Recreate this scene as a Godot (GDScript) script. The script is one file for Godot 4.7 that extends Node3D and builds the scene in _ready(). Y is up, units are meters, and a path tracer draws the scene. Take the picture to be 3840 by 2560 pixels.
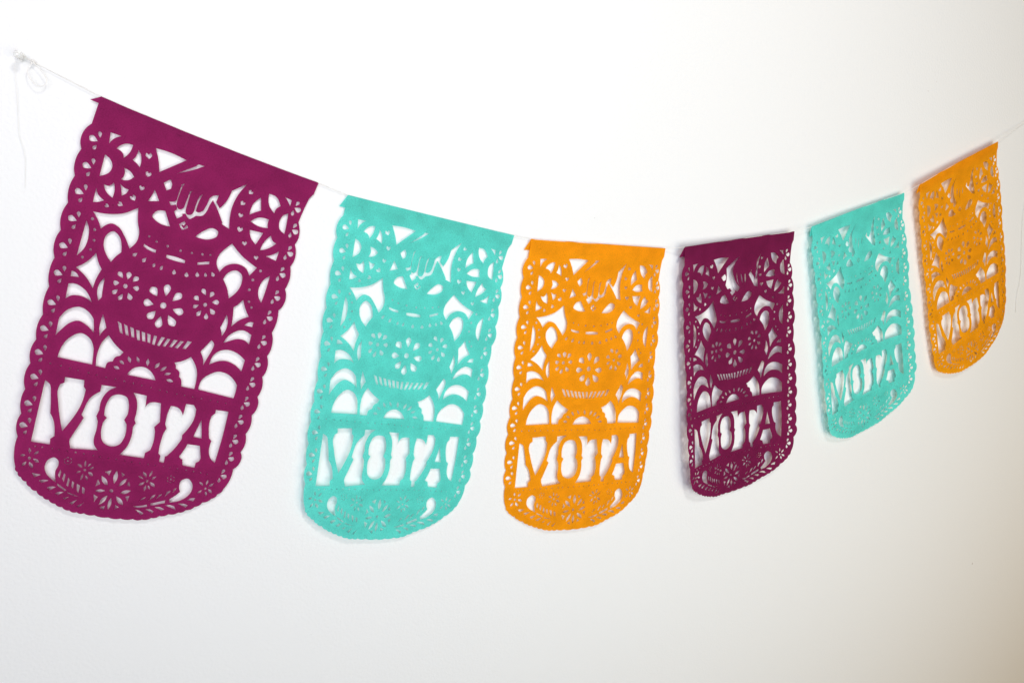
extends Node3D
# A row of six cut-paper banners on a string, pinned across a white wall.
# One banner is W metres wide; its design is drawn in thousandths of that width,
# u to the right and v down from the fold over the string.

const W := 0.2
const FOLD := 0.0019          # radius of the fold over the string, in banner widths

# what is cut out: a where the hand leans over the ballots, b where it hangs clear, c where it hangs clear and turned edge on
var holes := {"a": [], "b": [], "c": []}
var boxes := {"a": [], "b": [], "c": []}
var regions: Array = []                         # [part name, outline, box]
var ripple := FastNoiseLite.new()
var rng := RandomNumberGenerator.new()


func _ready() -> void:
	rng.seed = 7
	ripple.seed = 3
	ripple.noise_type = FastNoiseLite.TYPE_SIMPLEX_SMOOTH
	ripple.frequency = 1.0
	ripple.fractal_octaves = 2

	# ---- camera, air, lamps, exposure
	var camera := Camera3D.new()
	camera.name = "camera"
	camera.keep_aspect = Camera3D.KEEP_HEIGHT
	camera.fov = 53.031
	camera.near = 0.01
	camera.far = 30.0
	add_child(camera)
	camera.transform = Transform3D(Basis(Vector3(0.90458, 0.05207, 0.42310), Vector3(0.05099, 0.97217, -0.22867), Vector3(-0.42323, 0.22842, 0.87675)), Vector3(-0.35531, -0.03256, 0.74202))
	camera.current = true

	var env := Environment.new()
	env.background_mode = Environment.BG_COLOR
	env.background_color = Color(0, 0, 0)
	env.tonemap_mode = Environment.TONE_MAPPER_LINEAR
	env.tonemap_exposure = 1.235
	env.sdfgi_enabled = true
	env.ssao_enabled = true
	env.ssil_enabled = true
	var around := WorldEnvironment.new()
	around.name = "world_environment"
	around.environment = env
	add_child(around)

	lamp("unseen_warm_light", Vector3(1.6, -0.75, 2.1), Vector3(1.6, -0.75, 0), Vector2(2.2, 2.0), 1.552, Color(1.0, 0.76, 0.0))  # out of view at the lower right, warms that end of the wall
	lamp("unseen_soft_panel", Vector3(0.45, -0.45, 1.4), Vector3(0.45, -0.45, 0), Vector2(1.8, 1.2), 1.669, Color(0.883, 0.953, 1.0))  # broad source out of view in front, lights the middle of the wall
	lamp("unseen_upper_lamp", Vector3(0.0, 1.0, 1.15), Vector3(0.1, -0.2, 0), Vector2(0.2, 0.2), 0.937, Color(1.0, 0.991, 0.973))  # out of view above, placed for the short crisp shadows under the edges
	lamp("unseen_left_light", Vector3(-0.9, 0.3, 1.4), Vector3(-0.9, 0.3, 0), Vector2(0.9, 0.9), 1.304, Color(0.968, 0.962, 1.0))  # cool source out of view, placed to brighten the left of the wall

	# ---- the wall
	make_wall()

	# ---- the banners
	make_regions()
	cut_rosettes()
	cut_hand()
	cut_jar()
	cut_plants()
	cut_lettering()
	cut_lower_border()
	cut_small_shapes()
	cut_edges()
	var design_a := cut_out(holes.a, boxes.a)
	var design_b := cut_out(holes.b, boxes.b)
	var design_c := cut_out(holes.c, boxes.c)
	var fibre := paper_texture()
	var purple := paper(fibre, Color(0.625, 0.15, 0.405), 0.0)
	var turquoise := paper(fibre, Color(0.43, 0.915, 0.865), 0.31, 0.95)
	var orange := paper(fibre, Color(1.0, 0.64, 0.06), 0.67, 0.8)
	var purple_b := paper(fibre, Color(0.525, 0.12, 0.32), 0.48)
	var turquoise_b := paper(fibre, Color(0.43, 0.915, 0.865), 0.83, 0.95)
	var orange_b := paper(fibre, Color(1.0, 0.67, 0.07), 0.14, 0.9)

	var row: Array = [
		{"label": "large dark magenta paper banner at the near end, first below the pin",
		"paper": purple, "design": design_a, "at": Vector3(-0.32436, -0.01441, 0.00308), "turn": Basis(Vector3(0.94322, -0.33216, -0.00048), Vector3(0.33215, 0.94321, -0.00473), Vector3(0.00202, 0.00430, 0.99999)), "bend": [0.004, -0.002, 0.001, 0.003, -0.001, 0.000, -0.004, -0.001], "stretch": [0.023, -0.047, 0.013, 0.033, 0.003, 0.010], "seed": 0.5, "fold": -0.012, "hem": Vector2(0.036, 0.03), "hem_gap": 0.002},
		{"label": "turquoise paper banner hanging second, between the big magenta one and an orange one",
		"paper": turquoise, "design": design_a, "at": Vector3(-0.10076, -0.07455, 0.00259), "turn": Basis(Vector3(0.98050, -0.19649, 0.00290), Vector3(0.19651, 0.98042, -0.01244), Vector3(-0.00040, 0.01277, 0.99992)), "bend": [0.007, -0.022, -0.002, -0.005, 0.003, 0.001, 0.014, -0.002], "stretch": [0.003, -0.036, 0.008, 0.004, 0.005, 0.004], "seed": 4.2, "fold": 0.008, "hem": Vector2(0.034, 0.066), "hem_gap": 0.0015},
		{"label": "orange paper banner hanging flat at the lowest point of the string",
		"paper": orange, "design": design_a, "at": Vector3(0.11961, -0.10409, 0.00388), "turn": Basis(Vector3(0.99879, -0.04885, 0.00592), Vector3(0.04889, 0.99878, -0.00720), Vector3(-0.00556, 0.00748, 0.99996)), "bend": [0.002, 0.009, 0.004, -0.068, -0.006, -0.002, -0.099, 0.006], "stretch": [-0.073, 0.035, 0.001, 0.002, -0.018, 0.001], "seed": 7.9, "fold": 0.002, "hem": Vector2(0.034, 0.068), "hem_gap": 0.006},
		{"label": "dark magenta paper banner between orange and turquoise, its lower left corner curling off the wall",
		"paper": purple_b, "design": design_b, "at": Vector3(0.34380, -0.09647, 0.01150), "turn": Basis(Vector3(0.99276, 0.11920, -0.01504), Vector3(-0.11912, 0.99286, 0.00637), Vector3(0.01570, -0.00454, 0.99987)), "bend": [0.044, -0.005, 0.001, 0.083, 0.002, -0.002, 0.037, 0.024], "stretch": [0.044, -0.025, 0.005, -0.002, -0.002, 0.001], "seed": 11.6, "fold": -0.009, "hem": Vector2(0.03, 0.068), "hem_gap": 0.02},
		{"label": "small turquoise paper banner, second to last on the string",
		"paper": turquoise_b, "design": design_c, "at": Vector3(0.57227, -0.04511, 0.00851), "turn": Basis(Vector3(0.95902, 0.28330, -0.00542), Vector3(-0.28335, 0.95885, -0.01808), Vector3(0.00008, 0.01887, 0.99982)), "bend": [0.015, -0.041, -0.038, 0.091, 0.025, 0.013, 0.071, 0.007], "stretch": [0.017, -0.023, -0.003, -0.021, 0.004, 0.008], "seed": 15.3, "fold": 0.012, "hem": Vector2(0.012, 0.07), "hem_gap": 0.015},
		{"label": "smallest orange paper banner, last on the string at the right end",
		"paper": orange_b, "design": design_c, "at": Vector3(0.78417, 0.03622, 0.01185), "turn": Basis(Vector3(0.91992, 0.39153, -0.02128), Vector3(-0.39095, 0.92001, 0.02705), Vector3(0.03017, -0.01656, 0.99941)), "bend": [0.020, 0.024, 0.032, -0.027, -0.015, -0.009, -0.065, -0.027], "stretch": [-0.012, -0.007, 0.000, -0.022, -0.004, 0.013], "seed": 19.0, "fold": 0.014, "hem": Vector2(0.02, 0.066), "hem_gap": 0.015},
	]
	for b in row:
		make_banner(b)

	# ---- string and pin
	make_string(row)
	make_pin()


# ------------------------------------------------------------------ helpers

func lamp(called: String, at: Vector3, aim: Vector3, size: Vector2, energy: float, tint: Color) -> void:
	var l := AreaLight3D.new()
	l.name = called
	l.area_size = size
	l.light_energy = energy
	l.light_color = tint
	l.shadow_enabled = true
	l.area_range = 12.0
	l.area_attenuation = 2.0
	add_child(l)
	l.look_at_from_position(at, aim, Vector3(0.02, 1, 0.03))


class Outline:
	var at := PackedVector2Array()
	var soft := PackedByteArray()
	func c(u: float, v: float) -> Outline:          # a corner
		at.append(Vector2(u, v))
		soft.append(0)
		return self
	func s(u: float, v: float) -> Outline:          # a point the edge runs smoothly through
		at.append(Vector2(u, v))
		soft.append(1)
		return self
	func slope(i: int) -> Vector2:
		var n := at.size()
		var d0 := at[i] - at[(i + n - 1) % n]
		var d1 := at[(i + 1) % n] - at[i]
		var l0 := d0.length() + 0.001
		var l1 := d1.length() + 0.001
		return (d0 / l0 * l1 + d1 / l1 * l0) / (l0 + l1)
	func line(step: float, closed := true) -> PackedVector2Array:
		var n := at.size()
		var out := PackedVector2Array()
		for i in (n if closed else n - 1):
			var j := (i + 1) % n
			var p0 := at[i]
			var p1 := at[j]
			out.append(p0)
			var d := p1 - p0
			var first := soft[i] == 1 and (closed or i > 0)
			var last := soft[j] == 1 and (closed or j < n - 1)
			if not first and not last:
				continue
			var m0 := slope(i) * d.length() if first else Vector2.ZERO
			var m1 := slope(j) * d.length() if last else Vector2.ZERO
			if not first:
				m0 = (d * 3.0 - m1) / 2.0
			if not last:
				m1 = (d * 3.0 - m0) / 2.0
			var k := clampi(int(ceil(d.length() / step)), 2, 10)
			for t in range(1, k):
				var x := float(t) / k
				var xx := x * x
				var xxx := xx * x
				out.append(p0 * (2 * xxx - 3 * xx + 1) + m0 * (xxx - 2 * xx + x) + p1 * (3 * xx - 2 * xxx) + m1 * (xxx - xx))
		if not closed:
			out.append(at[n - 1])
		return out


func path() -> Outline:
	return Outline.new()


func box_of(poly: PackedVector2Array) -> Rect2:
	var r := Rect2(poly[0], Vector2.ZERO)
	for q in poly:
		r = r.expand(q)
	return r


func cut_poly(poly: PackedVector2Array, on := "abc") -> void:
	for k in on:
		holes[k].append(poly)
		boxes[k].append(box_of(poly))


func cut(o: Outline, on := "abc") -> void:
	cut_poly(o.line(7.0), on)


func dot(u: float, v: float, r: float) -> void:
	var poly := PackedVector2Array()
	for i in 10:
		var a := TAU * i / 10.0
		poly.append(Vector2(u + r * cos(a) * 1.05, v + r * sin(a) * 1.2))
	cut_poly(poly)


func drop(u0: float, v0: float, u1: float, v1: float, wide: float) -> void:      # pointed at the first end, round at the second
	var a := Vector2(u0, v0)
	var d := Vector2(u1, v1) - a
	var n := d.orthogonal().normalized() * wide * 0.55
	cut(path().c(a.x, a.y).s(a.x + d.x * 0.35 + n.x * 0.66, a.y + d.y * 0.35 + n.y * 0.66).s(a.x + d.x * 0.72 + n.x, a.y + d.y * 0.72 + n.y).s(u1, v1).s(a.x + d.x * 0.72 - n.x, a.y + d.y * 0.72 - n.y).s(a.x + d.x * 0.35 - n.x * 0.66, a.y + d.y * 0.35 - n.y * 0.66))


func lens(u0: float, v0: float, u1: float, v1: float, wide: float) -> void:      # a leaf pointed at both ends
	var a := Vector2(u0, v0)
	var b := Vector2(u1, v1)
	var m := (a + b) * 0.5
	var n := (b - a).orthogonal().normalized() * wide * 0.52
	cut(path().c(u0, v0).s(m.x + n.x, m.y + n.y).c(u1, v1).s(m.x - n.x, m.y - n.y))


func heart(u: float, v: float, wide: float, turn: float) -> void:
	var t := Transform2D(deg_to_rad(turn), Vector2(u, v))
	var h := wide * 0.5
	var o := path()
	var tip := t * Vector2(0, h)
	var right := t * Vector2(h * 0.95, -h * 0.35)
	var top_right := t * Vector2(h * 0.55, -h * 0.9)
	var dip := t * Vector2(0, -h * 0.2)
	var top_left := t * Vector2(-h * 0.55, -h * 0.9)
	var left := t * Vector2(-h * 0.95, -h * 0.35)
	o.c(tip.x, tip.y).s(right.x, right.y).s(top_right.x, top_right.y).c(dip.x, dip.y).s(top_left.x, top_left.y).s(left.x, left.y)
	cut(o)


func star_of_dots(u: float, v: float, r: float) -> void:                          # a dot with five little wedges round it
	dot(u, v, 4.2)
	for k in 6:
		var a := TAU * (k + 0.25) / 6.0
		var q := Vector2(u, v) + Vector2(cos(a), sin(a)) * r * 1.35
		var w := Vector2(cos(a), sin(a)).orthogonal() * 7.0
		var e := Vector2(u, v) + Vector2(cos(a), sin(a)) * r * 0.95
		cut_poly(PackedVector2Array([q, e + w, e - w]))


func dotted_row(o: Outline, n: int, r: float) -> void:                            # n dots along a line
	var l := o.line(8.0, false)
	var whole := 0.0
	for i in l.size() - 1:
		whole += l[i].distance_to(l[i + 1])
	for k in n:
		var left := whole * k / (n - 1.0) + rng.randf_range(-4.0, 4.0)
		var q := l[0]
		for i in l.size() - 1:
			var d := l[i].distance_to(l[i + 1])
			q = l[i].lerp(l[i + 1], clampf(left / d, -1.0 if i == 0 else 0.0, 1.0))
			left -= d
			if left <= 0.0:
				break
		dot(q.x, q.y, r * rng.randf_range(0.85, 1.1))


# ------------------------------------------------------------------ the design

func cut_edges() -> void:                            # three drops in each scallop of the long edges
	var o := path()
	for q in left_scallops():
		drop(q.x + 20, q.y + 2, q.x - 17, q.y - 3, 26)
		drop(q.x + 25, q.y - 16, q.x + 18, q.y - 43, 14)
		drop(q.x + 20, q.y + 20, q.x + 10, q.y + 44, 13)
	for q in right_scallops():
		drop(q.x - 17, q.y - 4, q.x + 15, q.y + 3, 25)
		drop(q.x - 15, q.y - 15, q.x - 7, q.y - 42, 15)
		drop(q.x - 20, q.y + 9, q.x - 16, q.y + 38, 14)


func left_scallops() -> PackedVector2Array:
	return path().c(16, 175).c(20, 299).c(18, 422).c(20, 549).c(14, 681).c(21, 810).c(26, 953).c(23, 1081).c(25, 1198).c(31, 1319).c(33, 1452).c(34, 1563).at


func right_scallops() -> PackedVector2Array:
	return path().c(950, 153).c(974, 265).c(988, 383).c(988, 501).c(1001, 626).c(999, 741).c(1012, 877).c(1019, 1001).c(1026, 1114).c(1031, 1225).c(1030, 1331).c(1036, 1446).c(1043, 1547).c(1034, 1653).at


func scallop(o: Outline, a: Vector2, b: Vector2, deep: float) -> void:           # from a to b, bulging to the right of the way
	var n := (b - a).orthogonal().normalized() * -deep
	o.c(a.x, a.y)
	var p := a.lerp(b, 0.25) + n * 0.75
	var q := a.lerp(b, 0.5) + n
	var r := a.lerp(b, 0.75) + n * 0.75
	o.s(p.x, p.y).s(q.x, q.y).s(r.x, r.y)


func banner_outline() -> PackedVector2Array:
	var o := path()
	o.c(0, 0).c(1000, 0).c(997, 58).c(992, 64)
	# each scallop of the long edges: a valley, then the curve out round its three drops
	o.c(983, 84).s(980, 112).s(977, 148).s(975, 185).c(974, 213).s(988, 238).s(998, 270).s(1000, 303).c(994, 328).s(1008, 354).s(1017, 387).s(1017, 420).c(1010, 446).s(1021, 473).s(1028, 507).s(1028, 541).c(1023, 568).s(1037, 594).s(1044, 628).s(1040, 662).c(1028, 688).s(1035, 716).s(1039, 750).s(1038, 786).c(1034, 813).s(1048, 842).s(1056, 878).s(1057, 914).c(1050, 943).s(1063, 969).s(1071, 1002).s(1070, 1036).c(1062, 1062).s(1073, 1087).s(1079, 1118).s(1078, 1149).c(1071, 1174).s(1084, 1198).s(1089, 1228).s(1085, 1258).c(1074, 1282).s(1082, 1306).s(1086, 1337).s(1083, 1368).c(1075, 1392).s(1085, 1416).s(1090, 1446).s(1088, 1476).c(1080, 1500).s(1093, 1523).s(1096, 1552).s(1088, 1581).c(1071, 1604).s(1074, 1631).s(1072, 1665).s(1064, 1699)
	var low := path().c(1053, 1726).c(1031, 1759).c(1006, 1790).c(966, 1818).c(934, 1848).c(892, 1873).c(860, 1890).c(811, 1907).c(769, 1923).c(731, 1940).c(687, 1955).c(642, 1958).c(581, 1964).c(520, 1966).c(451, 1963).c(399, 1960).c(365, 1960).c(329, 1956).c(291, 1943).c(256, 1931).c(222, 1915).c(192, 1903).c(158, 1879).c(126, 1864).c(104, 1840).c(76, 1823).c(57, 1801).c(41, 1775).at
	for i in low.size() - 1:
		scallop(o, low[i], low[i + 1], -6.5)
	o.c(41, 1775).s(29, 1742).s(21, 1699).s(18, 1656).c(21, 1623).s(10, 1598).s(4, 1566).s(6, 1533).c(14, 1508).s(4, 1481).s(-1, 1447).s(0, 1413).c(6, 1386).s(-5, 1358).s(-10, 1322).s(-7, 1286).c(2, 1258).s(-7, 1232).s(-11, 1199).s(-7, 1166).c(2, 1140).s(-5, 1113).s(-8, 1078).s(-4, 1044).c(4, 1017).s(-4, 987).s(-8, 950).s(-6, 912).c(0, 882).s(-10, 852).s(-15, 814).s(-14, 776).c(-8, 746).s(-19, 717).s(-24, 680).s(-21, 644).c(-12, 615).s(-21, 587).s(-25, 550).s(-21, 514).c(-12, 486).s(-20, 458).s(-24, 423).s(-21, 388).c(-14, 360).s(-24, 333).s(-28, 298).s(-25, 264).c(-17, 237).s(-28, 210).s(-30, 176).s(-21, 141)
	o.c(-5, 114)
	return o.line(9.0)


func make_regions() -> void:
	# the figures that the cutting leaves standing; what remains is the frame of the sheet
	add_region("jar", path().c(275, 445).c(282, 517).c(279, 596).c(252, 630).c(236, 646).c(223, 684).c(214, 764).c(212, 832).c(214, 881).c(250, 939).c(279, 999).c(297, 1031).c(331, 1082).c(382, 1096).c(404, 1090).c(450, 1079).c(493, 1075).c(536, 1076).c(588, 1083).c(621, 1087).c(676, 1070).c(690, 1037).c(726, 999).c(745, 965).c(761, 926).c(801, 893).c(781, 852).c(794, 834).c(790, 776).c(776, 694).c(758, 635).c(722, 606).c(696, 577).c(693, 531).c(690, 472).c(709, 430).c(528, 457).c(415, 464).c(303, 464))
	add_region("hand", path().c(469, 112).c(689, 112).c(657, 188).c(626, 261).c(606, 277).c(586, 262).c(569, 250).c(558, 287).c(548, 320).c(513, 344).c(488, 366).c(464, 350).c(450, 360).c(423, 344).c(392, 331).c(377, 300).c(375, 238).c(381, 186))
	add_region("letter_v", path().c(80, 1323).c(92, 1288).c(395, 1276).c(313, 1441).c(283, 1624).c(255, 1634).c(164, 1636).c(96, 1525))
	add_region("letter_o", path().c(367, 1291).c(395, 1276).c(478, 1286).c(531, 1353).c(554, 1429).c(553, 1507).c(535, 1619).c(384, 1623).c(309, 1592).c(316, 1456).c(338, 1364))
	add_region("letter_t", path().c(541, 1285).c(736, 1288).c(739, 1353).c(716, 1422).c(708, 1501).c(700, 1582).c(703, 1627).c(615, 1620).c(585, 1545).c(566, 1429).c(547, 1352))
	add_region("letter_a", path().c(775, 1286).c(888, 1289).c(923, 1412).c(943, 1534).c(966, 1583).c(873, 1628).c(810, 1624).c(709, 1623).c(720, 1557).c(725, 1461).c(765, 1356).c(767, 1308))
	add_region("paper_sheet", null)


func add_region(called: String, o: Outline) -> void:
	var poly := banner_outline() if o == null else o.at
	regions.append([called, poly, box_of(poly)])


func cut_rosettes() -> void:
	# corner triangle
	cut(path().c(75, 118).c(120, 116).s(95, 138).c(81, 168))
	cut(path().c(873, 113).c(908, 116).c(910, 149).s(894, 130))
	cut(path().c(73, 779).s(93, 783).c(109, 799).c(75, 805))
	cut(path().c(890, 810).s(905, 790).c(929, 782).c(930, 809))
	# petal
	cut(path().c(115, 176).s(131, 152).s(154, 137).c(175, 134).s(169, 174).c(153, 205).s(146, 188).s(131, 179))
	cut(path().c(201, 145).s(218, 168).s(224, 187).c(226, 219).s(211, 208).c(190, 199).s(200, 174))
	cut(path().c(167, 247).s(191, 251).c(215, 270).s(197, 293).c(166, 303).s(175, 276))
	cut(path().c(106, 350).s(127, 350).c(142, 326).s(153, 354).c(154, 396).s(129, 384).s(113, 366))
	cut(path().c(169, 322).s(188, 333).c(209, 334).s(202, 356).c(188, 372).s(179, 343))
	cut(path().c(80, 376).s(95, 404).c(124, 420).s(101, 437).c(83, 444))
	cut(path().c(743, 255).s(743, 200).c(767, 154).c(787, 217).s(760, 238))
	cut(path().c(798, 123).s(830, 125).c(867, 164).s(852, 183).c(850, 208).s(816, 179).s(803, 152))
	cut(path().c(758, 285).s(788, 254).c(837, 247).s(837, 270).c(845, 290).s(799, 296))
	cut(path().c(767, 327).c(832, 321).c(815, 389).s(783, 362))
	cut(path().c(870, 321).s(887, 345).c(907, 353).s(879, 388).c(844, 411).s(849, 367))
	cut(path().c(933, 384).c(933, 439).c(880, 431).s(911, 411))
	# half round
	cut(path().c(78, 221).s(103, 233).s(118, 256).s(115, 286).c(80, 322))
	cut(path().c(913, 185).s(922, 237).c(929, 293).s(898, 275).s(887, 244).s(891, 210))
	# gap
	cut(path().c(266, 109).s(331, 104).c(403, 110).c(309, 207).s(293, 161))
	cut(path().c(313, 293).c(344, 337).c(298, 355).s(307, 325))
	cut(path().c(298, 1031).s(335, 1066).c(382, 1096).c(371, 1117).s(352, 1130).c(346, 1153).s(326, 1164).c(322, 1195).c(278, 1195).s(271, 1131).s(276, 1080))
	cut(path().c(690, 1038).s(720, 1072).s(742, 1115).s(749, 1154).c(752, 1201).c(687, 1201).s(684, 1185).s(675, 1163).c(663, 1154).s(658, 1129).c(636, 1115).s(634, 1102).c(622, 1087).s(661, 1066))


func cut_hand() -> void:
	# ballot
	cut(path().c(363, 221).c(376, 240).c(376, 263).c(360, 277).c(340, 247), "a")
	cut(path().c(374, 223).c(386, 243).c(383, 264).c(364, 271).c(341, 243), "b")
	cut(path().c(353, 223).c(371, 243).c(367, 267).c(349, 264).c(335, 243), "c")
	# wrist slit
	cut(path().c(379, 186).c(449, 121).c(456, 108).c(484, 106).s(434, 148), "a")
	# fingers
	cut(path().c(386, 323).s(410, 312).s(414, 274).c(415, 227).c(428, 214).c(421, 232).s(418, 273).c(418, 313).s(422, 331).s(436, 343).s(451, 332).s(455, 300).c(457, 247).c(469, 232).c(462, 255).s(463, 305).c(464, 336).s(475, 354).s(491, 350).c(501, 326).s(501, 272).c(504, 250).c(515, 235).s(508, 277).c(508, 325).s(519, 327).s(536, 313).s(544, 286).c(548, 244).s(561, 226).c(584, 214).c(581, 250).c(605, 273).s(623, 233).c(633, 171).c(689, 114).s(667, 170).s(656, 242).c(675, 355).c(637, 344).c(637, 336).s(597, 282).c(565, 246).s(558, 274).s(553, 310).s(544, 332).c(514, 346).s(506, 357).s(492, 370).c(468, 352).c(455, 358).c(458, 368).c(439, 388).c(418, 360).c(428, 346).c(416, 325).c(397, 338), "a")
	# hand gap
	cut(path().c(506, 118).s(458, 170).s(448, 201).s(460, 254).s(488, 305).c(505, 323).c(524, 338).c(496, 366).c(476, 350).c(472, 366).c(448, 385).c(428, 361).c(442, 351).c(425, 330).c(402, 334).c(382, 302).s(390, 266).c(388, 183).c(408, 169).c(488, 120), "b")
	cut(path().c(497, 113).s(423, 169).s(412, 223).s(419, 291).c(441, 333).c(437, 348).c(416, 369).c(398, 356).c(406, 335).c(390, 321).c(376, 319).c(365, 293).c(380, 272).s(375, 228).c(390, 184).s(400, 173), "c")
	# finger slit
	cut(path().c(484, 222).s(485, 265).c(522, 335).s(497, 281), "b")
	cut(path().c(524, 235).s(530, 278).c(542, 309).s(536, 264), "b")
	cut(path().c(562, 240).s(560, 282).c(569, 316).s(573, 276), "b")
	cut(path().c(454, 219).s(447, 256).c(449, 280).s(457, 260), "c")
	cut(path().c(487, 231).s(478, 283).c(478, 323).s(486, 286), "c")
	cut(path().c(526, 236).s(517, 263).c(516, 296).s(526, 271), "c")
	# thumb gap
	cut(path().c(704, 120).s(671, 164).s(668, 222).c(660, 293).c(619, 238).c(627, 221).c(598, 254).c(648, 331).c(654, 343).c(688, 355).s(679, 261).s(686, 173), "b")
	cut(path().c(675, 114).s(642, 157).s(625, 215).c(601, 262).c(579, 248).c(579, 217).c(562, 242).c(614, 305).c(638, 335).c(670, 350).s(669, 293).s(656, 219).s(662, 160), "c")
	# check box
	cut(path().c(474, 388).c(481, 397).c(477, 411).c(470, 407).c(466, 414).c(480, 424).c(490, 402).c(498, 414).c(475, 434).c(455, 411))


func cut_jar() -> void:
	# eye
	cut(path().c(421, 436).s(365, 434).s(335, 415).s(347, 385).c(381, 371))
	cut(path().c(541, 444).s(570, 402).s(602, 377).s(631, 385).s(633, 407).s(608, 433))
	# cape
	cut(path().c(710, 421).s(769, 463).c(858, 502).c(835, 552).s(808, 520).s(759, 512).s(715, 537).c(695, 576).s(669, 535).s(670, 492).s(689, 453))
	cut(path().c(93, 485).s(150, 475).s(209, 451).c(268, 399).s(284, 466).s(302, 512).s(301, 558).c(281, 597).s(246, 548).s(213, 516).s(181, 510).s(157, 528).c(143, 550).s(122, 515))
	# handle
	cut(path().c(221, 685).s(193, 657).s(171, 612).s(172, 571).s(197, 542).s(226, 557).s(245, 594).c(252, 626).s(233, 656))
	cut(path().c(722, 606).s(740, 562).s(769, 545).s(798, 557).s(811, 595).s(804, 646).c(776, 694).s(756, 650))
	# dash
	cut(path().c(443, 572).s(487, 568).c(530, 571).c(531, 585).s(485, 588).c(444, 586))
	cut(path().c(585, 563).c(636, 541).c(639, 554).c(588, 575))
	cut(path().c(336, 554).s(363, 562).c(393, 565).c(394, 579).s(362, 576).c(335, 565))
	# diamond
	cut(path().c(152, 664).s(169, 701).c(192, 732).s(180, 784).c(177, 831).s(138, 789).c(87, 758).s(125, 716))
	cut(path().c(844, 679).s(862, 713).c(897, 760).s(857, 792).c(831, 833).s(823, 779).c(812, 733).s(830, 710))
	# crescent
	cut(path().c(78, 535).s(95, 565).s(103, 606).s(99, 658).c(77, 704))
	cut(path().c(931, 522).s(934, 597).c(933, 672).s(909, 641).s(899, 589).s(908, 553))
	# leaf
	cut(path().c(214, 764).s(219, 822).c(224, 860).c(214, 881).s(199, 841).s(199, 800))
	cut(path().c(791, 776).s(808, 815).s(811, 852).c(801, 894).s(791, 868).c(781, 852).s(789, 811))
	cut(path().c(250, 938).c(279, 999).s(266, 1024).c(260, 1045).s(249, 1004).s(248, 970))
	cut(path().c(760, 927).s(778, 944).s(777, 976).s(767, 1023).c(758, 1067).s(750, 1037).c(726, 999).s(742, 967))
	# tooth
	cut(path().c(319, 953).c(337, 959).c(356, 1008).c(344, 1006))
	cut(path().c(349, 957).c(366, 963).c(384, 1010).c(371, 1009))
	cut(path().c(380, 964).c(396, 967).c(411, 1012).c(398, 1012))
	cut(path().c(409, 970).c(424, 971).c(439, 1019).c(426, 1019))
	cut(path().c(435, 972).c(451, 974).c(464, 1017).c(450, 1018))
	cut(path().c(462, 974).c(478, 977).c(487, 1019).c(475, 1018))
	cut(path().c(494, 975).c(508, 976).c(509, 1023).c(497, 1021))
	cut(path().c(529, 974).c(545, 973).c(531, 1022).c(519, 1021))
	cut(path().c(558, 975).c(572, 974).c(558, 1018).c(545, 1018))
	cut(path().c(589, 972).c(606, 971).c(588, 1013).c(575, 1014))
	cut(path().c(620, 970).c(635, 969).c(616, 1012).c(602, 1011))
	cut(path().c(652, 962).c(672, 961).c(654, 1004).c(639, 1006))


func cut_plants() -> void:
	# arch
	cut(path().c(817, 928).s(840, 873).s(887, 838).c(939, 851).c(943, 903).s(911, 887).s(878, 890).s(842, 911))
	cut(path().c(74, 842).s(99, 834).s(145, 847).c(190, 899).s(157, 884).s(126, 883).s(100, 891).c(78, 914))
	cut(path().c(76, 1096).c(73, 1011).s(105, 956).s(146, 934).s(187, 946).c(216, 974).c(233, 1040).s(192, 1010).s(154, 1000).s(119, 1023).s(97, 1056))
	cut(path().c(107, 1197).s(114, 1140).s(134, 1094).s(183, 1055).s(223, 1071).s(246, 1105).s(255, 1147).c(261, 1193))
	cut(path().c(786, 1057).s(793, 1001).s(817, 971).s(859, 957).s(903, 965).c(949, 992).c(950, 1056).s(912, 1030).s(849, 1019).s(811, 1035))
	cut(path().c(772, 1199).s(774, 1145).s(807, 1103).s(840, 1083).s(890, 1086).s(932, 1113).c(951, 1134).s(955, 1171).c(955, 1208))
	# half sun
	cut(path().c(425, 1202).s(445, 1164).s(487, 1145).s(533, 1163).c(561, 1199))


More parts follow.
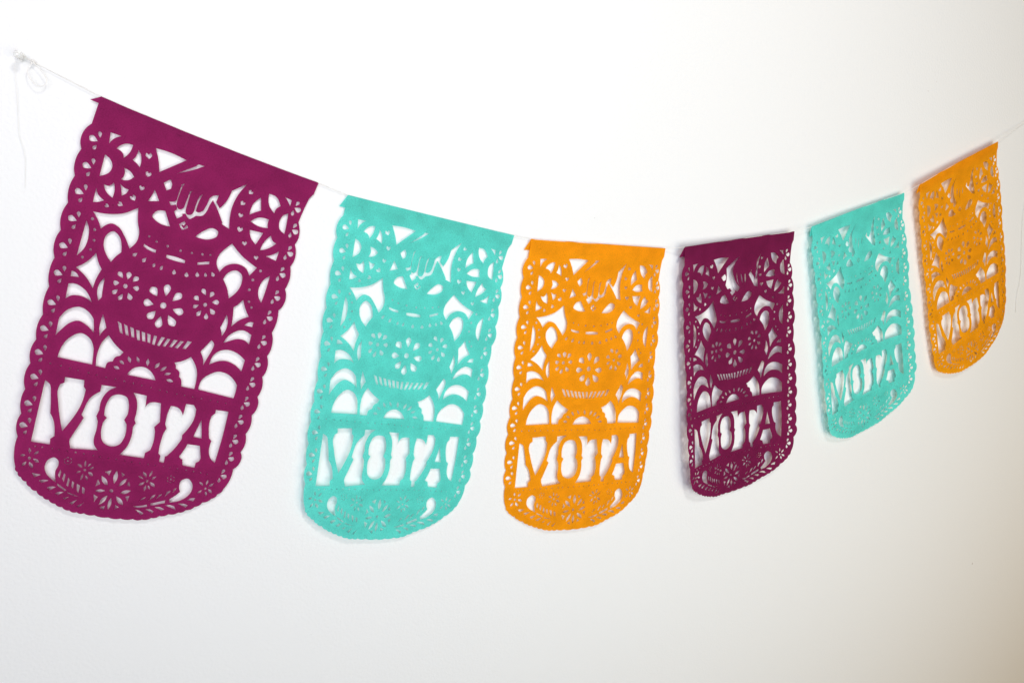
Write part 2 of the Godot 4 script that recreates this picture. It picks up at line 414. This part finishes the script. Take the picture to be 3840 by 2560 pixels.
func cut_lettering() -> void:
	# letter gap
	cut(path().c(80, 1322).s(105, 1338).c(114, 1363).s(132, 1450).c(136, 1476).s(149, 1493).c(179, 1585).c(163, 1603).c(168, 1632).c(83, 1635))
	cut(path().c(160, 1285).c(246, 1278).c(251, 1310).c(263, 1324).s(262, 1383).c(207, 1552).s(160, 1419).s(144, 1346).c(148, 1324).c(164, 1312))
	cut(path().c(327, 1282).c(395, 1276).s(365, 1302).s(344, 1356).c(346, 1409).c(340, 1443).c(353, 1469).s(357, 1515).s(356, 1560).s(364, 1591).c(387, 1617).c(262, 1632).c(250, 1598).c(250, 1583).c(287, 1465).c(273, 1450).c(277, 1427).s(297, 1351).c(329, 1316))
	cut(path().c(413, 1310).s(453, 1316).s(471, 1349).c(479, 1402).c(470, 1435).c(486, 1455).s(493, 1525).s(477, 1568).s(440, 1585).s(399, 1567).s(381, 1521).c(378, 1468).c(389, 1441).c(374, 1430).s(372, 1362).s(388, 1323))
	cut(path().c(478, 1286).c(542, 1287).c(550, 1348).s(561, 1324).c(617, 1311).c(638, 1410).c(618, 1442).c(628, 1465).s(635, 1528).c(631, 1568).c(610, 1588).c(612, 1617).c(493, 1620).s(517, 1571).s(525, 1508).c(519, 1462).c(528, 1442).c(517, 1423).s(516, 1377).s(500, 1316))
	cut(path().c(667, 1314).s(707, 1318).c(738, 1353).c(736, 1288).c(775, 1286).c(792, 1307).s(796, 1354).s(774, 1435).c(762, 1459).c(767, 1479).s(740, 1548).c(718, 1585).c(710, 1589).c(714, 1625).c(691, 1624).c(688, 1590).c(675, 1578).s(671, 1543).c(671, 1463).c(679, 1439).c(666, 1416).s(663, 1346))
	cut(path().c(833, 1356).c(862, 1458).c(819, 1457))
	cut(path().c(802, 1502).c(865, 1500).c(888, 1569).c(885, 1585).c(870, 1598).c(872, 1626).c(809, 1622).c(800, 1591).c(778, 1580).s(793, 1539))
	cut(path().c(888, 1289).c(952, 1286).s(962, 1410).c(966, 1583).s(936, 1559).s(914, 1494).c(915, 1463).c(899, 1450).s(876, 1350).c(877, 1326).c(890, 1309))


func cut_lower_border() -> void:
	# comma
	cut(path().c(235, 1819).s(211, 1805).s(179, 1775).s(169, 1745).s(179, 1707).s(202, 1693).s(223, 1706).s(228, 1728).s(221, 1761).s(225, 1786))
	cut(path().c(794, 1822).s(813, 1803).c(837, 1772).s(824, 1742).s(826, 1710).s(853, 1692).s(886, 1719).s(894, 1754).s(879, 1793).s(847, 1822).c(801, 1840))
	# wedge
	cut(path().c(448, 1723).c(476, 1709).c(471, 1738))
	cut(path().c(525, 1711).c(545, 1723).c(535, 1736))
	cut(path().c(573, 1755).c(585, 1779).c(566, 1779))
	cut(path().c(575, 1842).c(594, 1832).c(591, 1865))
	cut(path().c(538, 1892).c(559, 1903).c(539, 1917))
	cut(path().c(466, 1916).c(489, 1906).c(489, 1931))
	cut(path().c(422, 1852).c(445, 1862).c(434, 1893))
	cut(path().c(424, 1767).c(440, 1792).c(421, 1807))
	# stem
	cut(path().c(244, 1823).c(291, 1850).c(286, 1857).c(245, 1833))
	cut(path().c(300, 1858).s(325, 1868).c(357, 1875).s(323, 1873).c(300, 1866))
	cut(path().c(707, 1860).c(775, 1831).c(777, 1847).c(710, 1873))
	cut(path().c(623, 1888).s(659, 1880).c(690, 1868).c(695, 1879).c(652, 1893))
	# leaflet
	cut(path().c(119, 1791).c(160, 1793).c(133, 1812))
	cut(path().c(158, 1824).s(180, 1815).c(201, 1815).c(172, 1835))
	cut(path().c(201, 1853).s(217, 1844).c(241, 1843).c(215, 1866))
	cut(path().c(243, 1877).s(257, 1867).c(281, 1863).c(259, 1885))
	cut(path().c(285, 1895).c(311, 1884).c(296, 1901))
	cut(path().c(321, 1915).c(352, 1892).c(334, 1925))
	cut(path().c(356, 1929).c(388, 1902).c(367, 1934))
	cut(path().c(242, 1748).c(248, 1761).c(247, 1792).c(237, 1778))
	cut(path().c(263, 1763).c(271, 1772).c(271, 1811).c(260, 1794))
	cut(path().c(287, 1783).c(295, 1794).c(296, 1832).c(286, 1825))
	cut(path().c(308, 1799).c(319, 1805).c(320, 1839).c(310, 1825))
	cut(path().c(333, 1809).c(349, 1816).c(350, 1858).c(340, 1844))
	cut(path().c(361, 1821).c(375, 1828).c(379, 1859).c(367, 1853))
	cut(path().c(814, 1751).c(811, 1764).c(800, 1783).c(802, 1761))
	cut(path().c(789, 1771).c(786, 1782).c(767, 1813).c(771, 1782))
	cut(path().c(751, 1799).c(746, 1810).c(728, 1834).c(736, 1806))
	cut(path().c(719, 1806).c(716, 1820).c(693, 1846).c(703, 1815))
	cut(path().c(675, 1827).c(670, 1837).c(649, 1856).c(659, 1834))
	cut(path().c(922, 1797).c(918, 1817).c(885, 1814).s(898, 1803))
	cut(path().c(845, 1841).s(871, 1837).c(896, 1843).c(888, 1857))
	cut(path().c(781, 1860).s(803, 1854).c(830, 1859).c(842, 1878).c(814, 1870))
	cut(path().c(733, 1877).s(757, 1873).c(784, 1882).c(771, 1892))
	cut(path().c(689, 1894).s(711, 1893).c(734, 1902).c(729, 1914))
	cut(path().c(642, 1904).s(664, 1908).c(686, 1920).c(676, 1932))


func cut_small_shapes() -> void:
	heart(248, 154, 29, -20)
	heart(268, 235, 26, 0)
	heart(258, 307, 24, 0)
	heart(236, 364, 27, -45)
	heart(192, 412, 23, -80)
	heart(141, 439, 19, -80)
	heart(715, 148, 23, 30)
	heart(696, 212, 24, 25)
	heart(705, 272, 24, 0)
	heart(723, 340, 28, 0)
	heart(764, 400, 24, -20)
	heart(838, 453, 23, -20)
	dot(436, 530, 5.5)
	dot(496, 532, 5.5)
	dot(548, 526, 4.9)
	dot(595, 517, 5.5)
	dot(631, 508, 4.2)
	dot(347, 513, 4.8)
	dot(384, 525, 4.8)
	dot(99, 519, 6.2)
	dot(120, 564, 5.7)
	dot(129, 612, 5.7)
	dot(125, 658, 5.1)
	dot(101, 704, 5.7)
	drop(319, 605, 303, 627, 14)
	drop(362, 613, 350, 641, 14)
	drop(405, 626, 401, 649, 12)
	drop(441, 626, 435, 652, 12)
	dot(309, 777, 9.4)
	drop(289, 743, 264, 719, 20)
	drop(311, 743, 310, 705, 21)
	drop(333, 746, 353, 716, 21)
	drop(342, 773, 370, 772, 23)
	drop(329, 804, 349, 835, 21)
	drop(308, 816, 297, 851, 17)
	drop(281, 801, 264, 830, 18)
	drop(280, 770, 255, 778, 23)
	drop(495, 629, 499, 655, 16)
	drop(552, 625, 557, 649, 17)
	drop(597, 608, 605, 633, 16)
	drop(634, 600, 641, 621, 13)
	drop(661, 587, 677, 608, 15)
	dot(495, 818, 13.6)
	drop(494, 769, 488, 709, 29)
	drop(529, 784, 559, 735, 31)
	drop(541, 824, 593, 828, 34)
	drop(529, 858, 571, 905, 34)
	drop(498, 873, 499, 934, 31)
	drop(469, 854, 444, 901, 31)
	drop(451, 825, 405, 825, 34)
	drop(456, 781, 421, 745, 34)
	dot(679, 758, 8.7)
	drop(668, 710, 644, 682, 19)
	drop(690, 715, 698, 683, 19)
	drop(706, 737, 738, 726, 24)
	drop(706, 769, 734, 794, 21)
	drop(696, 797, 704, 830, 19)
	drop(669, 790, 657, 824, 18)
	drop(651, 767, 627, 787, 16)
	drop(645, 746, 620, 729, 23)
	dot(879, 512, 6.5)
	dot(858, 568, 6.5)
	dot(857, 622, 6.5)
	dot(874, 683, 5.8)
	dot(895, 709, 5.8)
	lens(408, 1109, 426, 1141, 14)
	lens(446, 1101, 463, 1130, 13)
	lens(498, 1097, 505, 1136, 14)
	lens(375, 1139, 399, 1156, 14)
	lens(356, 1177, 385, 1183, 17)
	lens(556, 1104, 540, 1139, 15)
	lens(593, 1115, 568, 1147, 14)
	lens(622, 1145, 591, 1160, 14)
	lens(608, 1183, 644, 1186, 17)
	dotted_row(path().s(85, 1237).s(151, 1236).s(185, 1238).s(227, 1236).s(267, 1238).s(353, 1240).s(398, 1238).s(442, 1239).s(485, 1239).s(528, 1240).s(573, 1243).s(619, 1246).s(662, 1246).s(739, 1244).s(823, 1243).s(927, 1242), 21, 3.8)
	dotted_row(path().s(102, 1656).s(268, 1648).s(363, 1649).s(473, 1649).s(639, 1647).s(773, 1646).s(946, 1652), 23, 3.8)
	dot(93, 1719, 6.6)
	lens(84, 1668, 90, 1695, 12)
	lens(127, 1674, 109, 1700, 12)
	lens(111, 1719, 140, 1732, 16)
	lens(97, 1738, 118, 1770, 16)
	lens(84, 1739, 67, 1767, 13)
	lens(73, 1706, 51, 1716, 13)
	star_of_dots(266, 1698, 16)
	dot(353, 1731, 5.3)
	lens(345, 1679, 350, 1715, 8)
	lens(374, 1689, 362, 1711, 8)
	lens(391, 1708, 372, 1724, 10)
	lens(370, 1739, 397, 1755, 16)
	lens(364, 1758, 376, 1786, 10)
	lens(349, 1753, 345, 1787, 9)
	lens(336, 1740, 315, 1754, 10)
	lens(313, 1705, 337, 1720, 13)
	dot(501, 1820, 8.7)
	lens(502, 1706, 505, 1779, 20)
	lens(561, 1738, 528, 1792, 16)
	lens(594, 1803, 545, 1826, 19)
	lens(532, 1845, 576, 1891, 21)
	lens(509, 1856, 509, 1923, 16)
	lens(489, 1845, 459, 1905, 18)
	lens(472, 1823, 424, 1833, 16)
	lens(437, 1747, 477, 1796, 21)
	dot(659, 1739, 5.7)
	lens(670, 1676, 664, 1712, 10)
	lens(698, 1705, 675, 1727, 11)
	lens(675, 1742, 705, 1765, 16)
	lens(670, 1761, 683, 1783, 9)
	lens(659, 1762, 658, 1796, 11)
	lens(648, 1746, 622, 1770, 12)
	lens(610, 1717, 638, 1729, 9)
	lens(628, 1690, 651, 1717, 12)
	star_of_dots(773, 1710, 17)
	dot(960, 1736, 5.7)
	lens(959, 1682, 958, 1714, 11)
	lens(993, 1698, 973, 1725, 12)
	lens(975, 1736, 1000, 1757, 14)
	lens(965, 1750, 976, 1779, 12)
	lens(945, 1746, 924, 1771, 11)
	lens(919, 1702, 944, 1721, 12)


# ------------------------------------------------------------------ cutting

func cut_out(all: Array, all_boxes: Array) -> Array:    # for each region: [name, points, corners of triangles]
	var made: Array = []
	for r in regions.size():
		var blades := all.duplicate()
		var sizes := all_boxes.duplicate()
		for k in r:                                  # what an earlier figure took is not cut twice
			blades.append(regions[k][1])
			sizes.append(regions[k][2])
		var sheet := {"points": PackedVector2Array(), "index": {}, "faces": PackedInt32Array()}
		var box: Rect2 = regions[r][2]
		var cell := 62.5
		for i in range(int(floor(box.position.x / cell)), int(ceil(box.end.x / cell))):
			for j in range(int(floor(box.position.y / cell)), int(ceil(box.end.y / cell))):
				cut_cell(Rect2(i * cell, j * cell, cell, cell), regions[r][1], blades, sizes, sheet, 0)
		made.append([regions[r][0], sheet.points, sheet.faces])
	return made


func cut_cell(cell: Rect2, outline: PackedVector2Array, blades: Array, sizes: Array, sheet: Dictionary, depth: int) -> void:
	var square := PackedVector2Array([cell.position, Vector2(cell.end.x, cell.position.y), cell.end, Vector2(cell.position.x, cell.end.y)])
	var polys: Array = Geometry2D.intersect_polygons(square, outline)
	var near: Array = []
	var near_sizes: Array = []
	for k in blades.size():
		if sizes[k].intersects(cell):
			near.append(blades[k])
			near_sizes.append(sizes[k])
	var whole := true
	for blade in near:
		var next: Array = []
		for p in polys:
			for q in Geometry2D.clip_polygons(p, blade):
				if Geometry2D.is_polygon_clockwise(q):
					whole = false
				next.append(q)
		polys = next
		if not whole:
			break
	var faces: Array = []
	if whole:
		for p in polys:
			if p.size() < 3:
				continue
			var t := Geometry2D.triangulate_polygon(p)
			if t.is_empty():
				if depth < 5 and absf(area(p)) > 0.5:
					whole = false
				continue
			faces.append([p, t])
	if not whole and depth < 6:
		var h := cell.size * 0.5
		for k in 4:
			cut_cell(Rect2(cell.position + Vector2(h.x * (k % 2), h.y * (k / 2)), h), outline, near, near_sizes, sheet, depth + 1)
		return
	for f in faces:
		var at := PackedInt32Array()
		for q in f[0]:
			var key := Vector2i(roundi(q.x * 50), roundi(q.y * 50))
			if not sheet.index.has(key):
				sheet.index[key] = sheet.points.size()
				sheet.points.append(q)
			at.append(sheet.index[key])
		for i in f[1]:
			sheet.faces.append(at[i])


func area(p: PackedVector2Array) -> float:
	var s := 0.0
	for i in p.size():
		s += p[i].cross(p[(i + 1) % p.size()])
	return s * 0.5


# ------------------------------------------------------------------ banners

func bend(b: Dictionary, u: float, v: float) -> float:       # how far the paper stands off its own plane, in widths
	var s := u - 0.5
	var k: Array = b.bend
	var w: float = k[0] * (s * s - 0.25) + k[1] * s * v + k[2] * v * v + k[3] * s * s * v + k[4] * s * v * v + k[5] * v * v * v + k[6] * (s * s * s - s * 0.25) + k[7] * s * s * v * v
	var loose := smoothstep(0.0, 0.35, v)
	return w + loose * 0.0022 * ripple.get_noise_3d(u * 3.2, v * 3.2, b.seed)


func on_paper(b: Dictionary, u: float, v: float, off := 0.0) -> Vector3:          # in metres, seen from the banner's node
	# each sheet was folded over a little higher or lower on its plain top band
	v += b.fold * (1.0 - clampf(v / 0.11, 0.0, 1.0) * (1.0 if off == 0.0 else 0.0))
	var s := u - 0.5
	var k: Array = b.stretch                                  # the sheet is not quite square: how it is drawn out of true
	var x: float = s + k[0] * (s * s - 0.25) + k[1] * s * v + k[2] * v * v
	var y: float = -v + k[3] * (s * s - 0.25) + k[4] * s * v + k[5] * v * v
	return b.turn * Vector3(x, y, bend(b, u, maxf(v, 0.0)) + off) * W


func make_banner(b: Dictionary) -> void:
	var root := Node3D.new()
	root.name = "paper_banner"
	add_child(root, true)
	root.position = b.at
	root.set_meta("label", b.label)
	root.set_meta("category", "paper banner")
	root.set_meta("group", "cut-paper banners strung along the wall")
	for part in b.design:
		var pts: PackedVector2Array = part[1]
		var faces: PackedInt32Array = part[2]
		var pos := PackedVector3Array()
		var nor := PackedVector3Array()
		var uvs := PackedVector2Array()
		for q in pts:
			var u := q.x * 0.001
			var v := q.y * 0.001
			var p := on_paper(b, u, v)
			pos.append(p)
			var e := 0.012
			var du := on_paper(b, u + e, v) - on_paper(b, u - e, v)
			var dv := on_paper(b, u, v + e) - on_paper(b, u, v - e)
			nor.append(dv.cross(du).normalized())
			uvs.append(Vector2(u, v * 0.5))
		var order := PackedInt32Array()
		for i in range(0, faces.size(), 3):
			var a := pts[faces[i]]
			var turned := (pts[faces[i + 1]] - a).cross(pts[faces[i + 2]] - a) < 0.0
			order.append_array([faces[i], faces[i + 2], faces[i + 1]] if turned else [faces[i], faces[i + 1], faces[i + 2]])
		var called: String = part[0]
		var m := commit("letter" if called.begins_with("letter") else called, pos, nor, uvs, order, b.paper, root)
		if called.begins_with("letter"):
			m.set_meta("label", "cut-out capital letter " + called.substr(7).to_upper())
	# the hem folded back over the string
	var pos := PackedVector3Array()
	var nor := PackedVector3Array()
	var uvs := PackedVector2Array()
	var order := PackedInt32Array()
	var section: Array = []
	for k in 7:
		var a := PI * k / 6.0
		section.append(Vector2(-FOLD * sin(a), -FOLD * (1.0 - cos(a)) - 0.00001))
	for k in range(1, 6):
		var t := k / 5.0
		section.append(Vector2(b.hem.y * t, -FOLD * 2.0 - b.hem_gap * t))
	var across := 24
	for i in section.size():
		var s: Vector2 = section[i]
		var past := clampf(s.x / b.hem.y, 0.0, 1.0)
		for j in across + 1:
			var t := float(j) / across
			var u := lerpf(-b.hem.x * past, 0.997 - 0.006 * past, t)
			pos.append(on_paper(b, u, s.x, s.y))
			var d: Vector2 = (section[mini(i + 1, section.size() - 1)] - section[maxi(i - 1, 0)]).normalized()
			nor.append((b.turn * Vector3(0, -d.y, -d.x)).normalized())
			uvs.append(Vector2(u, 0.9 + s.x * 0.5))
			if i > 0 and j > 0:
				var c := i * (across + 1) + j
				order.append_array([c - across - 2, c, c - across - 1, c - across - 2, c - 1, c])
	commit("folded_hem", pos, nor, uvs, order, b.paper, root)


func commit(called: String, pos: PackedVector3Array, nor: PackedVector3Array, uvs: PackedVector2Array, order: PackedInt32Array, mat: Material, parent: Node3D) -> MeshInstance3D:
	var arrays := []
	arrays.resize(Mesh.ARRAY_MAX)
	arrays[Mesh.ARRAY_VERTEX] = pos
	arrays[Mesh.ARRAY_NORMAL] = nor
	if uvs.size():
		arrays[Mesh.ARRAY_TEX_UV] = uvs
	arrays[Mesh.ARRAY_INDEX] = order
	var mesh := ArrayMesh.new()
	mesh.add_surface_from_arrays(Mesh.PRIMITIVE_TRIANGLES, arrays)
	mesh.surface_set_material(0, mat)
	var o := MeshInstance3D.new()
	o.name = called
	o.mesh = mesh
	parent.add_child(o, true)
	return o


# ------------------------------------------------------------------ materials

func paper_texture() -> ImageTexture:                # handmade tissue: soft clouds of pulp and short fibres
	var wide := 512
	var high := 1024
	var cloud := FastNoiseLite.new()
	cloud.seed = 11
	cloud.frequency = 0.013
	cloud.fractal_octaves = 4
	var grain := FastNoiseLite.new()
	grain.seed = 12
	grain.frequency = 0.22
	grain.fractal_octaves = 2
	var im := Image.create(wide, high, false, Image.FORMAT_RGB8)
	for y in high:
		for x in wide:
			var t := 0.945 + 0.06 * cloud.get_noise_2d(x, y) + 0.07 * grain.get_noise_2d(x, y)
			im.set_pixel(x, y, Color(t, t, t))
	for k in 3000:
		var x := rng.randf() * wide
		var y := rng.randf() * high
		var a := rng.randf() * TAU
		var turn := rng.randf_range(-0.25, 0.25)
		var tone := rng.randf_range(-0.12, 0.06)
		for s in rng.randi_range(4, 13):
			var c := im.get_pixel(posmod(int(x), wide), posmod(int(y), high)).r + tone
			im.set_pixel(posmod(int(x), wide), posmod(int(y), high), Color(c, c, c))
			x += cos(a)
			y += sin(a)
			a += turn
	for k in 40:                                     # a few dark flecks
		var c := rng.randf_range(0.3, 0.6)
		im.set_pixel(rng.randi_range(0, wide - 1), rng.randi_range(0, high - 1), Color(c, c, c))
	return ImageTexture.create_from_image(im)


func paper(fibre: Texture2D, tint: Color, shift: float, through := 0.95) -> StandardMaterial3D:
	var m := StandardMaterial3D.new()
	m.albedo_color = tint
	m.albedo_texture = fibre
	m.uv1_offset = Vector3(shift, shift * 0.7, 0)
	m.roughness = 0.85
	m.metallic_specular = 0.25
	m.cull_mode = BaseMaterial3D.CULL_DISABLED
	m.backlight_enabled = true
	m.backlight = Color(through, through, through)
	return m


func plain(tint: Color, rough := 0.7) -> StandardMaterial3D:
	var m := StandardMaterial3D.new()
	m.albedo_color = tint
	m.roughness = rough
	return m


# ------------------------------------------------------------------ wall, string, pin

func make_wall() -> void:
	var m := StandardMaterial3D.new()
	m.albedo_color = Color(0.885, 0.885, 0.885)
	m.roughness = 0.62
	m.metallic_specular = 0.3
	var bumps := NoiseTexture2D.new()
	bumps.width = 512
	bumps.height = 512
	bumps.seamless = true
	bumps.as_normal_map = true
	bumps.bump_strength = 1.6
	var n := FastNoiseLite.new()
	n.seed = 21
	n.frequency = 0.09
	n.fractal_octaves = 4
	bumps.noise = n
	m.normal_enabled = true
	m.normal_texture = bumps
	m.normal_scale = 0.26
	m.uv1_triplanar = true
	m.uv1_scale = Vector3(4.5, 4.5, 4.5)
	var box := BoxMesh.new()
	box.size = Vector3(5.0, 3.6, 0.1)
	box.material = m
	var wall := MeshInstance3D.new()
	wall.name = "wall"
	wall.mesh = box
	wall.position = Vector3(0.6, -0.35, -0.05)
	wall.set_meta("kind", "structure")
	wall.set_meta("label", "smooth white painted wall behind the banners")
	wall.set_meta("category", "wall")
	add_child(wall)
	# a pencil line and a few small marks on the paint
	var st := SurfaceTool.new()
	st.begin(Mesh.PRIMITIVE_TRIANGLES)
	var a := Vector3(0.51179, 0.16853, 0.00010)
	var b := Vector3(0.86163, 0.19438, 0.00010)
	var k := 30
	for i in k:
		if i == 17 or i == 24:
			continue
		var p := a.lerp(b, float(i) / k) + Vector3(0, 0.0004 * sin(i * 1.7), 0)
		var q := a.lerp(b, float(i + 1) / k) + Vector3(0, 0.0004 * sin((i + 1) * 1.7), 0)
		strip(st, p, q, 0.00028 + 0.0001 * sin(i * 2.3))
	mark("pencil_line", st, plain(Color(0.89, 0.89, 0.89)), wall)
	var spots := [[Vector3(1.10113, -0.76225, 0.00010), 0.0016, 0.0042, Color(0.52, 0.38, 0.36)], [Vector3(0.10833, -0.07252, 0.00010), 0.0006, 0.0007, Color(0.45, 0.42, 0.4)], [Vector3(0.69252, 0.13538, 0.00010), 0.0011, 0.0014, Color(0.72, 0.64, 0.6)], [Vector3(0.70854, 0.15025, 0.00010), 0.0012, 0.001, Color(0.76, 0.7, 0.66)], [Vector3(-0.24396, -0.57452, 0.00010), 0.0006, 0.0009, Color(0.6, 0.58, 0.56)], [Vector3(0.33513, -0.57239, 0.00010), 0.0006, 0.0005, Color(0.62, 0.6, 0.58)]]
	for s in spots:
		st = SurfaceTool.new()
		st.begin(Mesh.PRIMITIVE_TRIANGLES)
		for i in 8:
			for j in [i + 1, i, -1]:
				st.set_normal(Vector3(0, 0, 1))
				st.add_vertex(s[0] + (Vector3.ZERO if j < 0 else Vector3(s[1] * 0.5 * cos(TAU * j / 8.0) * (1.0 + 0.3 * sin(j * 5.0)), s[2] * 0.5 * sin(TAU * j / 8.0), 0)))
		mark("scuff_mark", st, plain(s[3]), wall)


func strip(st: SurfaceTool, p: Vector3, q: Vector3, half: float) -> void:
	var n := Vector3(-(q - p).y, (q - p).x, 0).normalized() * half
	for v in [p + n, q + n, q - n, p + n, q - n, p - n]:
		st.set_normal(Vector3(0, 0, 1))
		st.add_vertex(v)


func mark(called: String, st: SurfaceTool, m: Material, wall: Node3D) -> void:
	var o := MeshInstance3D.new()
	o.name = called
	o.mesh = st.commit()
	o.mesh.surface_set_material(0, m)
	o.position = -wall.position
	wall.add_child(o, true)


func tube(called: String, pts: PackedVector3Array, r: float, mat: Material, parent: Node3D, sides := 8) -> MeshInstance3D:
	var pos := PackedVector3Array()
	var nor := PackedVector3Array()
	var order := PackedInt32Array()
	var up := Vector3(0.13, 0.21, 1.0).normalized()
	for i in pts.size():
		var d := (pts[mini(i + 1, pts.size() - 1)] - pts[maxi(i - 1, 0)]).normalized()
		var x := d.cross(up).normalized()
		var y := d.cross(x).normalized()
		for k in sides:
			var a := TAU * k / sides
			var n := x * cos(a) + y * sin(a)
			pos.append(pts[i] + n * r)
			nor.append(n)
			if i > 0:
				var k1 := (k + 1) % sides
				var c := i * sides
				order.append_array([c - sides + k, c + k, c + k1, c - sides + k, c + k1, c - sides + k1])
	return commit(called, pos, nor, PackedVector2Array(), order, mat, parent)


func smooth(pts: PackedVector3Array, closed := false) -> PackedVector3Array:
	var curve := Curve3D.new()
	var n := pts.size()
	for i in n:
		var p0 := pts[(i + n - 1) % n] if closed or i > 0 else pts[i]
		var p1 := pts[(i + 1) % n] if closed or i < n - 1 else pts[i]
		curve.add_point(pts[i], (p0 - p1) / 6.0, (p1 - p0) / 6.0)
	if closed:
		curve.add_point(pts[0], (pts[n - 1] - pts[1]) / 6.0, Vector3.ZERO)
	curve.bake_interval = 0.002
	return curve.get_baked_points()


func make_string(row: Array) -> void:
	var root := Node3D.new()
	root.name = "string"
	root.set_meta("label", "thin white string that carries the six paper banners across the wall")
	root.set_meta("category", "string")
	var white := plain(Color(0.91, 0.90, 0.885), 0.8)
	var line := PackedVector3Array([Vector3(-0.47407, 0.04903, 0.00240), Vector3(-0.46653, 0.04502, 0.00240)])
	for b in row:
		for k in 5:
			line.append(b.at + on_paper(b, k / 4.0, 0.0, -FOLD))
	line.append(Vector3(0.94634, 0.10794, 0.00400))
	line.append(Vector3(1.04320, 0.16559, 0.00400))
	add_child(root)
	var fine := PackedVector3Array()
	for i in line.size() - 1:
		for k in 6:
			fine.append(line[i].lerp(line[i + 1], k / 6.0))
	fine.append(line[line.size() - 1])
	tube("strand", fine, 0.00031, white, root)
	tube("knot", smooth(PackedVector3Array([Vector3(-0.46784, 0.04515, 0.00360), Vector3(-0.46567, 0.04685, 0.00560), Vector3(-0.46449, 0.04454, 0.00480), Vector3(-0.46672, 0.04293, 0.00360), Vector3(-0.46740, 0.04432, 0.00560), Vector3(-0.46543, 0.04533, 0.00440)])), 0.0003, white, root)
	tube("loop", smooth(PackedVector3Array([Vector3(-0.46650, 0.04393, 0.00440), Vector3(-0.46964, 0.03969, 0.00480), Vector3(-0.47047, 0.03614, 0.00520), Vector3(-0.46950, 0.03150, 0.00560), Vector3(-0.46609, 0.02666, 0.00600), Vector3(-0.46242, 0.02509, 0.00600), Vector3(-0.45883, 0.02676, 0.00600), Vector3(-0.45706, 0.03001, 0.00560), Vector3(-0.45794, 0.03385, 0.00520), Vector3(-0.46104, 0.03851, 0.00480), Vector3(-0.46591, 0.04421, 0.00440)])), 0.0003, white, root)
	tube("winding", smooth(PackedVector3Array([Vector3(-0.47476, 0.04488, 0.00280), Vector3(-0.47158, 0.04816, 0.00320), Vector3(-0.47407, 0.05078, 0.00360), Vector3(-0.47709, 0.04763, 0.00400)]), true), 0.00028, white, root)
	tube("loose_end", smooth(PackedVector3Array([Vector3(-0.47703, 0.04705, 0.00360), Vector3(-0.47886, 0.04248, 0.00300), Vector3(-0.47970, 0.03672, 0.00240), Vector3(-0.48002, 0.02003, 0.00200), Vector3(-0.48041, 0.01027, 0.00180), Vector3(-0.48175, -0.01395, 0.00160), Vector3(-0.48029, -0.02496, 0.00160), Vector3(-0.47920, -0.03408, 0.00160), Vector3(-0.48017, -0.04635, 0.00140), Vector3(-0.48151, -0.06057, 0.00120)])), 0.0001, white, root)
	tube("loose_end", smooth(PackedVector3Array([Vector3(1.04320, 0.16559, 0.00400), Vector3(1.03901, 0.12082, 0.00300), Vector3(1.01043, 0.04189, 0.00240), Vector3(1.00632, -0.03714, 0.00220), Vector3(1.03661, -0.13796, 0.00200), Vector3(1.04302, -0.16734, 0.00180), Vector3(1.04249, -0.18290, 0.00160), Vector3(1.04584, -0.20316, 0.00160), Vector3(1.05256, -0.22479, 0.00140)])), 0.00028, white, root)


func make_pin() -> void:
	var root := Node3D.new()
	root.name = "push_pin"
	root.set_meta("label", "clear push pin that holds the knotted end of the string")
	root.set_meta("category", "push pin")
	add_child(root)
	root.position = Vector3(-0.47491, 0.04839, 0.00000)
	var clear := StandardMaterial3D.new()
	clear.albedo_color = Color(0.95, 0.95, 0.94, 0.35)
	clear.transparency = BaseMaterial3D.TRANSPARENCY_ALPHA
	clear.roughness = 0.08
	var steel := plain(Color(0.6, 0.6, 0.6), 0.3)
	steel.metallic = 1.0
	lathe("grip", [Vector2(0.0, 0.0025), Vector2(0.0030, 0.0025), Vector2(0.0032, 0.0032), Vector2(0.0021, 0.0042), Vector2(0.0017, 0.0070), Vector2(0.0021, 0.0100), Vector2(0.0033, 0.0112), Vector2(0.0034, 0.0120), Vector2(0.0028, 0.0126), Vector2(0.0, 0.0128)], clear, root)
	lathe("needle", [Vector2(0.0, -0.006), Vector2(0.0005, -0.004), Vector2(0.0005, 0.0024), Vector2(0.0, 0.0024)], steel, root)


func lathe(called: String, profile: Array, mat: Material, parent: Node3D) -> void:
	var st := SurfaceTool.new()
	st.begin(Mesh.PRIMITIVE_TRIANGLES)
	st.set_smooth_group(0)
	var sides := 20
	for i in profile.size() - 1:
		for k in sides:
			var q: Array = []
			for c in [[i, k], [i + 1, k], [i + 1, k + 1], [i, k + 1]]:
				var a: float = TAU * (c[1] % sides) / sides
				q.append(Vector3(profile[c[0]].x * cos(a), profile[c[0]].x * sin(a), profile[c[0]].y))
			for v in [q[0], q[1], q[2], q[0], q[2], q[3]]:
				st.add_vertex(v)
	st.generate_normals()
	var o := MeshInstance3D.new()
	o.name = called
	o.mesh = st.commit()
	o.mesh.surface_set_material(0, mat)
	parent.add_child(o)
